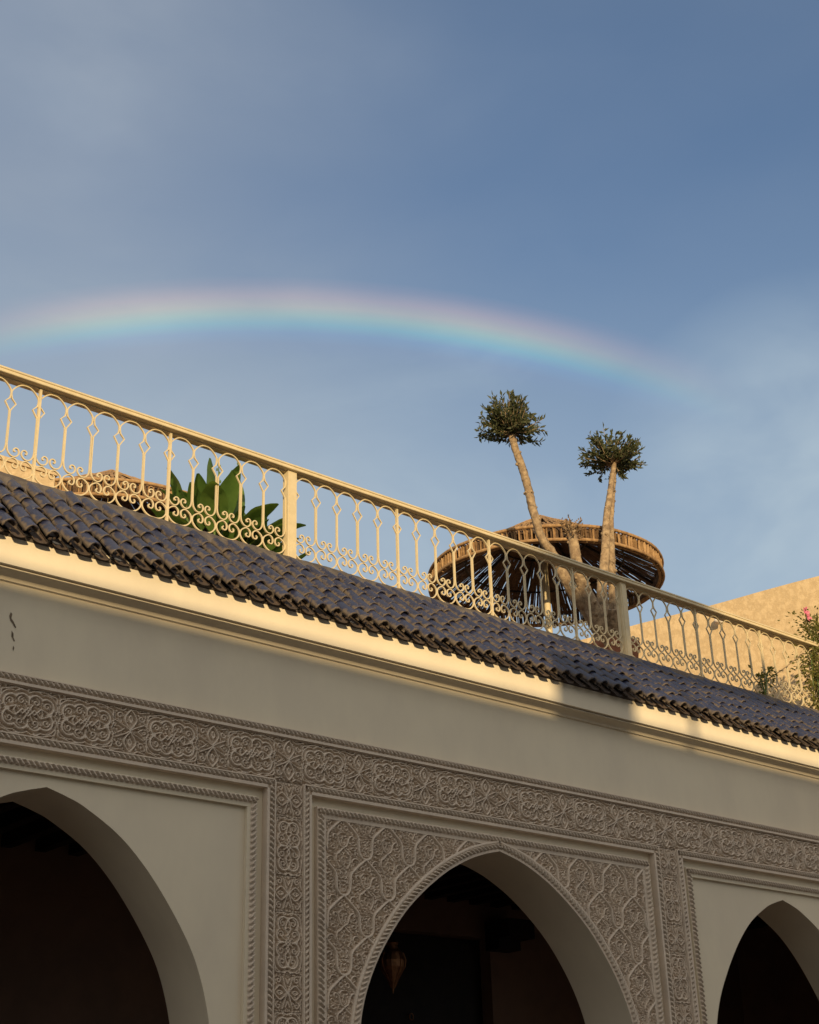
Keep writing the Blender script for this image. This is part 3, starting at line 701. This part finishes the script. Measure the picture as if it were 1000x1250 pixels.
# ------------------------------------------------------------------ parasols
def parasol(x, y, floor, rim, apex, r, fr, seed, label, pole_r=.04, group='thatched parasols'):
    g = random.Random(seed)
    t = thing('thatched_parasol', label, 'parasol', group, (x, y, floor)); z0 = rim - floor; zt = z0 + fr; za = apex - floor
    MB().lathe([(.001, 0), (.26, 0), (.26, .05), (.06, .07), (.06, .3), (.001, .3)], (0, 0, 0), 20).build('base', 'polewood', t)
    MB().tube([(0, 0, .05), (0, 0, za - .05)], pole_r, 12).build('pole', 'rail' if seed != 3 else 'polewood', t, True)
    n = 16
    zr = lambda q: za + (zt - za) * (q / r) ** 1.0 - .03
    for k in range(8):
        a = 2 * math.pi * (k + .3) / 8
        MB().tube([(q * math.cos(a), q * math.sin(a), zr(q) - .03) for q in np.linspace(.04, r - .02, 6)], .016, 6).build('rib', 'wood', t, True)
    for q in (r * .38, r * .70):
        MB().tube([(q * math.cos(a), q * math.sin(a), zr(q) - .045) for a in np.linspace(0, 2 * math.pi, 49)], .012, 6, False).build('hoop', 'wood', t, True)
    def stick(mb, A, B, w0, w1):
        A, B = Vector(A), Vector(B); d = (B - A).normalized(); s = d.cross(Vector((0, 0, 1))); s = s.normalized() if s.length > 1e-3 else Vector((1, 0, 0)); u = s.cross(d)
        V = [A + s * w0, A + u * w0 * .8, A - s * w0, B + s * w1, B + u * w1 * .8, B - s * w1]
        mb.add(V, [(0, 1, 4, 3), (1, 2, 5, 4), (2, 0, 3, 5), (0, 2, 1), (3, 4, 5)])
    mb = MB(); N = int(680 * r / 1.4)
    for k in range(N):
        a = 2 * math.pi * k / N + g.gauss(0, .006); a2 = a + g.gauss(0, .012)
        q0 = (0.03, .35, .7)[k % 3] * r * g.uniform(.8, 1.1); zz = g.gauss(0, .006)
        qs = (q0, (q0 + r) / 2, r)
        for qa, qb in zip(qs[:-1], qs[1:]):
            aa = a + (a2 - a) * (qa - q0) / (r - q0); ab = a + (a2 - a) * (qb - q0) / (r - q0)
            stick(mb, (qa * math.cos(aa), qa * math.sin(aa), zr(qa) + zz + .01), (qb * math.cos(ab), qb * math.sin(ab), zr(qb) + zz + .01), .0068, .0092)
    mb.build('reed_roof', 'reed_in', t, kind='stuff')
    mb = MB(); N = int(190 * r / 1.4)
    for k in range(N):
        a = 2 * math.pi * k / N + g.gauss(0, .004); rr = r + .012 + g.gauss(0, .004); a2 = a + g.gauss(0, .004)
        stick(mb, (rr * math.cos(a), rr * math.sin(a), zt + .035 + g.gauss(0, .008)), (rr * math.cos(a2), rr * math.sin(a2), z0 + g.gauss(0, .006)), .021 * g.uniform(.75, 1.1), .020 * g.uniform(.75, 1.1))
    mb.build('reed_fringe', 'reed', t, kind='stuff'); mb = MB()
    for k in range(int(N * .8)):
        a = 2 * math.pi * (k + .5) / int(N * .8) + g.gauss(0, .004); rr = r - .012
        stick(mb, (rr * math.cos(a), rr * math.sin(a), zt + .02), (rr * math.cos(a), rr * math.sin(a), z0 + .02), .026, .026)
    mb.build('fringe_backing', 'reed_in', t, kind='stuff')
    # top thatch layer of loose reed over the crown
    mb = MB()
    for k in range(int(620 * r / 1.4)):
        a = g.uniform(0, 2 * math.pi); qb = r * math.sqrt(g.uniform(.02, 1.03)); qa = max(.02, qb - g.uniform(.25, .5)); da = g.gauss(0, .03)
        stick(mb, (qa * math.cos(a), qa * math.sin(a), zr(qa) + .035 + g.uniform(0, .02)), (qb * math.cos(a + da), qb * math.sin(a + da), zr(qb) + .032 + g.uniform(0, .02)), .011, .008)
    mb.build('thatch', 'reed', t, kind='stuff')
    for zz, rr in ((zt + .03, r + .034), (z0 + .015, r + .032), (z0 + .012, r - .008)):
        MB().tube([(rr * math.cos(a), rr * math.sin(a), zz + .004 * math.sin(a * 9)) for a in np.linspace(0, 2 * math.pi, 73)], .019, 7, False).build('rim_hoop', 'reed', t, True)
    return t
parasol(11.68, 2.80, 5.95, 7.865, 8.78, 1.345, .15, 1, 'round thatched parasol right behind the pruned olive trunks')
parasol(7.01, 4.90, 5.95, 7.76, 8.80, 1.55, .15, 2, 'round thatched parasol behind the broad leaved plant')

# ------------------------------------------------------------------ olive tree in its pot
tree = thing('olive_tree', 'olive tree with bare pruned trunks and two leafy tufts in a pot', 'tree', loc=(0, 0, 0))
def trunk(path, rads, seed, name='trunk'):
    P = catmull(path, 10); k = len(P); rr = np.interp(np.linspace(0, 1, k), np.linspace(0, 1, len(rads)), rads) * .78
    g = np.random.default_rng(seed); mb = MB(); n = 14; V = []; F = []
    lob = g.uniform(0, 6.28, 6)
    for i in range(k):
        T = P[min(i + 1, k - 1)] - P[max(i - 1, 0)]; T /= np.linalg.norm(T); a = np.cross(T, (0, 1, 0.01)); a /= np.linalg.norm(a); b = np.cross(T, a)
        for j in range(n):
            t = 2 * math.pi * j / n
            q = rr[i] * (1 + .10 * math.sin(2 * t + lob[0] + i * .06) + .06 * math.sin(3 * t + lob[1] - i * .11) + .05 * math.sin(i * .55 + lob[2] + t) + g.normal(0, .045))
            V.append(P[i] + (a * math.cos(t) + b * math.sin(t)) * q)
    for i in range(k - 1):
        for j in range(n): F.append((i * n + j, i * n + (j + 1) % n, (i + 1) * n + (j + 1) % n, (i + 1) * n + j))
    F.append(tuple((k - 1) * n + j for j in range(n)))
    mb.add(V, F)
    for q in range(int(k * .42)):   # cut knots
        i = g.integers(k // 4, k - 4); T = P[i + 1] - P[i]; T /= np.linalg.norm(T); t = g.uniform(0, 6.28)
        a = np.cross(T, (0, 1, 0.01)); a /= np.linalg.norm(a); b = np.cross(T, a); d = a * math.cos(t) + b * math.sin(t) + T * .5; d /= np.linalg.norm(d)
        L = rr[i] * g.uniform(1.05, 1.5); w = g.uniform(.010, .020)
        mb.tube([P[i] + d * rr[i] * .6, P[i] + d * (L)], [w * 1.5, w * .8], 7)
    return mb.build(name, 'bark', tree, True)
trunk([(10.95, 1.3, 6.45), (10.85, 1.3, 6.70), (10.654, 1.3, 6.887), (10.408, 1.3, 7.084), (10.239, 1.3, 7.336), (10.03, 1.3, 7.559), (9.937, 1.3, 7.859), (9.858, 1.3, 8.191), (9.768, 1.3, 8.418), (9.69, 1.3, 8.63)], [.15, .115, .088, .075, .068, .062, .062, .056, .05, .044], 1)
trunk([(11.0, 1.22, 6.45), (10.84, 1.22, 6.62), (10.687, 1.22, 6.806), (10.556, 1.22, 7.067), (10.48, 1.22, 7.268), (10.433, 1.22, 7.60), (10.428, 1.22, 7.69)], [.14, .12, .10, .085, .075, .062, .058], 2)
trunk([(11.05, 1.3, 6.45), (10.96, 1.3, 6.72), (10.91, 1.3, 6.982), (10.93, 1.3, 7.202), (11.0, 1.3, 7.485), (11.055, 1.3, 7.774), (11.094, 1.3, 8.029), (11.209, 1.3, 8.41), (11.324, 1.3, 8.79)], [.12, .095, .08, .066, .058, .052, .048, .043, .038], 3)
trunk([(11.18, 1.36, 6.45), (11.18, 1.36, 6.70), (11.17, 1.36, 6.96), (11.17, 1.36, 7.29), (11.19, 1.36, 7.55), (11.24, 1.36, 8.055), (11.31, 1.36, 8.40), (11.36, 1.34, 8.70)], [.11, .10, .085, .064, .05, .042, .036, .026], 4)
trunk([(11.0, 1.24, 6.50), (10.88, 1.12, 6.72), (10.83, 1.08, 6.86)], [.12, .11, .09], 5, 'pruned_stub')
def leafquad(mb, p, d, L, w, g):
    d = Vector(d).normalized(); s = d.cross(Vector((g.gauss(0, 1), g.gauss(0, 1), g.gauss(0, 1)))).normalized(); nn = s.cross(d) * .12 * L
    p = Vector(p); mb.add([p, p + d * L * .5 + s * w + nn, p + d * L, p + d * L * .5 - s * w + nn], [(0, 1, 2, 3)])
def tuft(base, R_, squash, n_tw, seed, up=.35, mat='olive', ll=.072, lw=.0125, name='crown', per=22, extra=()):
    g = random.Random(seed); mb = MB(); tw = MB(); base = Vector(base)
    for k in range(n_tw):
        while True:
            d = Vector((g.gauss(0, 1), g.gauss(0, 1), g.gauss(0, 1) * squash + up))
            if d.length > .3: d.normalize(); break
            
        if d.z < -.25: d.z = -.2
        L = R_ * g.uniform(.62, 1.08)
        mid = base + d * L * .5 + Vector((g.gauss(0, .02), g.gauss(0, .02), g.gauss(0, .02))); end = base + d * L + Vector((0, 0, .03 + .08 * R_ * g.random()))
        pts = [base, mid, end]; tw.tube(pts, [.008, .005, .002], 4)
        for q in range(per):
            f = .22 + .80 * q / per; p = base.lerp(mid, f * 2) if f < .5 else mid.lerp(end, (f - .5) * 2)
            dd = (end - mid).normalized() * .9 + Vector((g.gauss(0, .6), g.gauss(0, .6), g.gauss(0, .6)))
            leafquad(mb, p, dd, ll * g.uniform(.7, 1.2), lw * g.uniform(.8, 1.3), g)
    for (end) in extra:
        end = Vector(end); tw.tube([base, base.lerp(end, .5) + Vector((0, 0, -.02)), end], [.009, .006, .002], 4)
        for q in range(46):
            f = .35 + .68 * q / 46; p = base.lerp(end, f); dd = (end - base).normalized() + Vector((g.gauss(0, .55), g.gauss(0, .55), g.gauss(0, .55) + .1)); leafquad(mb, p, dd, ll * g.uniform(.7, 1.15), lw * g.uniform(.9, 1.3), g)
    c = mb.build(name, mat, tree, kind='stuff'); tw.build('twigs', 'bark', c, kind='stuff')
tuft((9.685, 1.3, 8.66), .37, .75, 100, 21, .75, extra=[(9.36, 1.26, 8.80), (9.40, 1.2, 8.76), (9.46, 1.3, 8.62), (9.98, 1.3, 8.74)])
tuft((11.335, 1.32, 8.80), .38, .42, 90, 22, .42, extra=[(11.62, 1.32, 8.98), (11.68, 1.3, 8.90), (11.00, 1.3, 8.98), (10.98, 1.3, 8.80), (11.45, 1.3, 8.68)])
tuft((10.43, 1.22, 7.66), .17, .8, 34, 23, .6, 'dryleaf', .035, .009, 'dry_shoots', 9)
pot = thing('plant_pot', 'tall terracotta pot holding the pruned olive tree', 'pot', loc=(11.04, 1.30, 5.95)); pot.scale = (.85, .85, .93)
MB().lathe([(.001, 0), (.21, 0), (.24, .25), (.285, .56), (.30, .60), (.31, .61), (.315, .67), (.29, .675), (.275, .60), (.26, .57), (.001, .57)], (0, 0, 0), 32).build('body', 'terracotta', pot, True)
MB().lathe([(.262, .59), (.15, .61), (.001, .615)], (0, 0, 0), 24).build('soil', 'soil', pot, True)

# ------------------------------------------------------------------ broad leaved plants (canna)
def canna(cx, cy, leaves, spikes, label, seed):
    g = random.Random(seed); t = thing('canna_plant', label, 'plant', None, (cx, cy, 5.95))
    MB().lathe([(.001, 0), (.17, 0), (.22, .30), (.235, .31), (.235, .36), (.21, .36), (.2, .31), (.001, .31)], (0, 0, 0), 24).build('pot', 'terracotta', t, True)
    for q in range(9):
        a = g.uniform(2.2, 5.7); q_ = g.uniform(.05, .3); leaves = leaves + [(q_ * math.cos(a) * 1.1, q_ * math.sin(a) * .6, g.uniform(.25, .5), a, g.uniform(.8, 1.35), g.uniform(.3, .44), g.uniform(.055, .085), g.uniform(.3, 1.1))]
    for (bx, by, bz, az, el, L, W, droop) in leaves:
        mb = MB(); nL, nw = 12, 5; V = []; F = []
        bz += .06; p = Vector((bx, by, bz)); e = el; W *= 1.15; L *= 1.1; ds = L / nL
        for i in range(nL + 1):
            f = i / nL; d = Vector((math.cos(az) * math.cos(e), math.sin(az) * math.cos(e), math.sin(e))); s = Vector((-math.sin(az), math.cos(az), 0)); u = s.cross(d)
            w = W * (math.sin(math.pi * min(1, f * .93 + .05)) ** .75) * (1 - .25 * f) + .004
            for j in range(nw):
                q = j / (nw - 1) * 2 - 1; V.append(p + s * q * w + u * (-.32 * w * abs(q) + .05 * w * math.sin(f * 17 + q * 3)) * -1)
            p = p + d * ds; e -= droop / nL * (.4 + 1.4 * f)
        for i in range(nL):
            for j in range(nw - 1): F.append((i * nw + j, i * nw + j + 1, (i + 1) * nw + j + 1, (i + 1) * nw + j))
        mb.add(V, F).build('leaf', 'canna', t, True)
        MB().tube([(bx * .3, by * .3, .3), (bx * .8, by * .8, bz * .7), (bx, by, bz)], [.016, .013, .009], 7).build('stalk', 'stem', t, True)
    for (x, y, z0, z1, lean) in spikes:
        mb = MB().tube([(x, y, z0), (x + lean * .5, y, (z0 + z1) / 2), (x + lean, y, z1)], [.009, .007, .003], 6)
        sp = mb.build('flower_spike', 'stem', t, True); bd = MB()
        for q in range(13):
            f = .45 + .55 * q / 13; a = q * 2.4; c = (x + lean * f + .014 * math.cos(a), y + .014 * math.sin(a), z0 + (z1 - z0) * f)
            bd.lathe([(.001, -.016), (.009, -.004), (.007, .008), (.001, .018)], c, 6)
        bd.build('seed_pods', 'stem', sp, True, kind='stuff')
    return t
g_ = random.Random(11)
canna(6.00, 1.15, [(-.26, .0, .30, 2.9, .9, .40, .11, .9), (-.24, -.1, .36, 2.6, 1.1, .46, .10, .8), (-.18, .05, .48, 2.3, 1.25, .48, .085, .5), (-.02, 0, .62, 1.9, 1.42, .50, .075, .1),
                   (.12, .0, .55, 1.0, 1.40, .55, .10, .2), (.10, .08, .38, .9, 1.15, .46, .10, 1.1), (.06, -.1, .34, -.3, 1.1, .40, .09, .7), (.14, 0, .28, .0, 1.25, .42, .10, .9), (.05, -.15, .36, -1.2, .9, .45, .11, 1.2),
                   (-.15, -.15, .36, -2.2, .9, .50, .11, 1.2), (.2, -.16, .34, -.8, .7, .46, .10, 1.1), (-.06, -.02, .42, -1.6, 1.2, .55, .10, .7), (.14, -.05, .25, -.6, 1.15, .40, .085, .6), (-.28, -.12, .25, 3.3, .6, .42, .10, .8)],
      [(.0, .02, .55, 1.20, -.02), (.14, .03, .6, 1.28, .05)], 'broad green leaved canna plant with flower spikes behind the railing', 11)
canna(6.46, 1.36, [(-.08, -.05, .42, 2.4, 1.1, .44, .10, .8), (.05, .0, .44, .8, 1.2, .42, .095, .6), (.06, -.08, .34, -.9, .9, .36, .09, .9), (0, -.12, .36, -1.6, .9, .44, .10, 1.0), (-.1, -.1, .3, -2.5, .8, .40, .10, .9), (.02, .06, .5, 1.4, 1.35, .40, .07, .2)],
      [], 'low canna plant with wide green leaves beside the railing post', 12)

# ------------------------------------------------------------------ neighbouring walls on the roof
nb = thing('neighbour_building', 'sunlit ochre plastered building rising beyond the end of the terrace', 'building', loc=(0, 0, 0))
wd = Vector((-.1979, .9802, 0)); wn_ = Vector((.9802, .1979, 0)); p0 = Vector((15.0, 1.207, 0))
def wp(s, o, z): q = p0 + wd * s + wn_ * o; return (q.x, q.y, z)
ss = np.linspace(-3.5, 12, 160)
mbw = MB(); V = []; F = []
zz = np.linspace(0, 8.30, 60)
SSg, ZZg = np.meshgrid(ss, zz, indexing='ij'); und = .012 * fbm(SSg * 2.2, ZZg * 2.2, 8, 4)
VV = np.array([[wp(s, u, z + (.004 * math.sin(s * 3.1) if k == 59 else 0)) for k, (u, z) in enumerate(zip(ur, zz))] for s, ur in zip(ss, und)])
link('wall', np_mesh('wall', VV.reshape(-1, 3), grid_quads(160, 60), 'ochre'), nb)
mb = MB(); mb.add([wp(-3.5, .03, 0), wp(12, .03, 0), wp(12, 6, 0), wp(-3.5, 6, 0), wp(-3.5, .03, 8.27), wp(12, .03, 8.27), wp(12, 6, 8.27), wp(-3.5, 6, 8.27)],
                  [(0, 1, 2, 3), (4, 7, 6, 5), (0, 4, 5, 1), (1, 5, 6, 2), (2, 6, 7, 3), (3, 7, 4, 0)]); mb.build('rear_walls', 'ochre', nb)
lw_ = thing('terrace_wall', 'cream rendered wall behind the balustrade near the far parasol', 'wall', loc=(0, 0, 0))
MB().box(1.7, 5.40, 3.0, 3.18, 5.951, 7.52).build('wall', 'ochre', lw_); MB().box(1.68, 5.42, 2.98, 3.20, 7.5205, 7.56).build('coping', 'ochre', lw_)
# small lamp on the ochre wall
lp = thing('wall_lamp', 'small pale lamp fixed to the ochre wall', 'lamp', loc=(14.715, 2.56, 8.05)); lp.scale = (.6, .6, .6)
MB().box(-.03, .01, -.05, .05, -.06, .06).build('bracket', 'white', lp)
MB().tube([(-.03, 0, 0), (-.12, -.01, .01)], .015, 8).build('arm', 'white', lp, True)
MB().tube([(-.10, .03, .06), (-.14, .0, .03), (-.17, -.03, -.03), (-.20, -.05, -.09)], [.02, .055, .07, .075], 14).build('lamp_head', 'white', lp, True)

# ------------------------------------------------------------------ climbing plant with pink flowers, vine, cable
def leafy(name, label, stems, n, spread, seed, flowers=(), mat='climber', ll=.05, lw=.014, cat='plant'):
    g = random.Random(seed); t = thing(name, label, cat, None, stems[0][0])
    o = Vector(stems[0][0]); mb = MB(); lf = MB()
    for st in stems:
        P = [Vector(p) - o for p in catmull(st, 5)]; mb.tube(P, list(np.linspace(.012, .003, len(P))), 5)
        for q in range(n):
            f = g.random() ** .8 * (len(P) - 1); i = min(int(f), len(P) - 2); p = P[i].lerp(P[i + 1], f - i)
            off = Vector((g.gauss(0, 1), g.gauss(0, 1), g.gauss(0, .8))) * spread * g.random(); d = off.normalized() + Vector((0, 0, g.uniform(-.5, .3)))
            leafquad(lf, p + off * .8, d, ll * g.uniform(.6, 1.3), lw * g.uniform(.7, 1.3), g)
    mb.build('stems', 'stem', t, True); lf.build('foliage', mat, t, kind='stuff')
    for (x, y, z, s) in flowers:
        fm = MB()
        for k in range(5):
            a = 2 * math.pi * k / 5; d = Vector((math.cos(a), -.5, math.sin(a))); s2 = Vector((-math.sin(a), 0, math.cos(a))); p = Vector((x, y, z)) - o
            fm.add([p, p + d * s * .5 + s2 * s * .38, p + d * s * 1.0 + s2 * s * .2, p + d * s * 1.0 - s2 * s * .2, p + d * s * .5 - s2 * s * .38], [(0, 1, 2, 3, 4)])
        fm.build('flower', 'flower', t)
    t.location = o + Vector((.22, .19, .115)); return t
leafy('flowering_climber', 'pink flowered climbing shrub spilling over the railing end by the ochre wall',
      [[(13.75, .62, 5.96), (13.6, .56, 6.5), (13.58, .5, 6.95), (13.50, .48, 7.18)], [(13.75, .62, 5.96), (13.55, .5, 6.5), (13.42, .44, 6.7), (13.34, .40, 6.55), (13.30, .40, 6.25)],
       [(13.75, .62, 5.96), (13.8, .5, 6.6), (13.72, .46, 7.0), (13.62, .44, 7.05)], [(13.75, .6, 5.96), (13.6, .5, 6.3), (13.5, .45, 6.5), (13.42, .42, 6.2), (13.40, .42, 6.02)],
       [(13.75, .6, 5.96), (13.95, .5, 6.5), (13.9, .5, 7.0), (13.8, .5, 7.15)], [(13.75, .6, 5.96), (13.75, .5, 6.4), (13.62, .44, 6.75), (13.50, .42, 6.92)]],
      420, .16, 31, [(13.46, .47, 7.235, .060), (13.49, .46, 7.165, .050)])
leafy('vine_sprig', 'small green vine sprig growing round the railing upright', [[(12.42, .44, 6.04), (12.38, .43, 6.15), (12.34, .42, 6.26)], [(12.42, .44, 6.04), (12.46, .43, 6.2), (12.52, .43, 6.32), (12.58, .43, 6.30)]], 70, .075, 32, (), 'climber', .045, .014)
cb = MB().tube([(12.60, .63, 6.295), (12.82, .62, 6.40), (13.11, .62, 6.57), (13.48, .63, 6.80)], .006, 6).build('cable', 'polewood', None, True); tag(cb, 'thin brown cord strung across the railing to the climbing shrub', 'cord')

# ------------------------------------------------------------------ lantern in the gallery
ln = thing('pendant_lantern', 'pierced brass lantern hanging inside the carved middle arch', 'lantern', loc=(7.81, 1.2, 2.92)); ln.scale = (.85, .85, .85)
MB().lathe([(.004, 0), (.012, .05), (.05, .13), (.115, .24), (.125, .30), (.10, .37), (.06, .41), (.05, .44), (.065, .46), (.02, .50), (.006, .52)], (0, 0, 0), 16).build('body', 'brass', ln)
for k in range(8):
    a = 2 * math.pi * k / 8; MB().tube([(r_ * math.cos(a), r_ * math.sin(a), z) for r_, z in ((.014, .05), (.053, .13), (.119, .24), (.129, .30), (.103, .37))], .005, 5).build('rib', 'brass', ln)
MB().tube([(0, 0, .52), (0, 0, 1.54)], .006, 6).build('chain', 'iron', ln)

# ------------------------------------------------------------------ building across the courtyard (behind the viewpoint; it shades the lower facade)
op = thing('opposite_building', 'plain cream building closing the other side of the courtyard', 'building', loc=(0, 0, 0))
PZ = 7.565
MB().box(-22, 16, -21, -13.0, 0, 6.6).build('wall', 'cream', op)
MB().box(-22, 16, -13.3, -12.98, 6.601, PZ).build('parapet', 'cream', op)
pane = MB().box(-.55, .55, -12.999, -12.96, 0, 1.5).mesh('window_shutter', 'shutter')
for i in range(7): link('window_shutter', pane, op, (-15 + i * 4.4, 0, 3.9))
dr = MB().box(-.6, .6, -12.999, -12.95, 0, 2.3).mesh('door', 'shutter')
for xx in (-8.4, .4, 9.2): link('door', dr, op, (xx, 0, 0))
# what throws the soft shadows: a parasol and a chimney stack on that roof
parasol(-.15, -14.6, 6.6, 9.00, 10.25, 1.72, .46, 3, 'thatched parasol on the roof across the courtyard', .04)
ch = thing('chimney', 'square rendered chimney on the roof across the courtyard', 'chimney', loc=(-.72, -13.6, 6.6))
MB().box(-.32, .32, -.25, .25, 0, 1.55).build('stack', 'cream', ch); MB().box(-.37, .37, -.3, .3, 1.551, 1.64).build('cap', 'terracotta', ch)
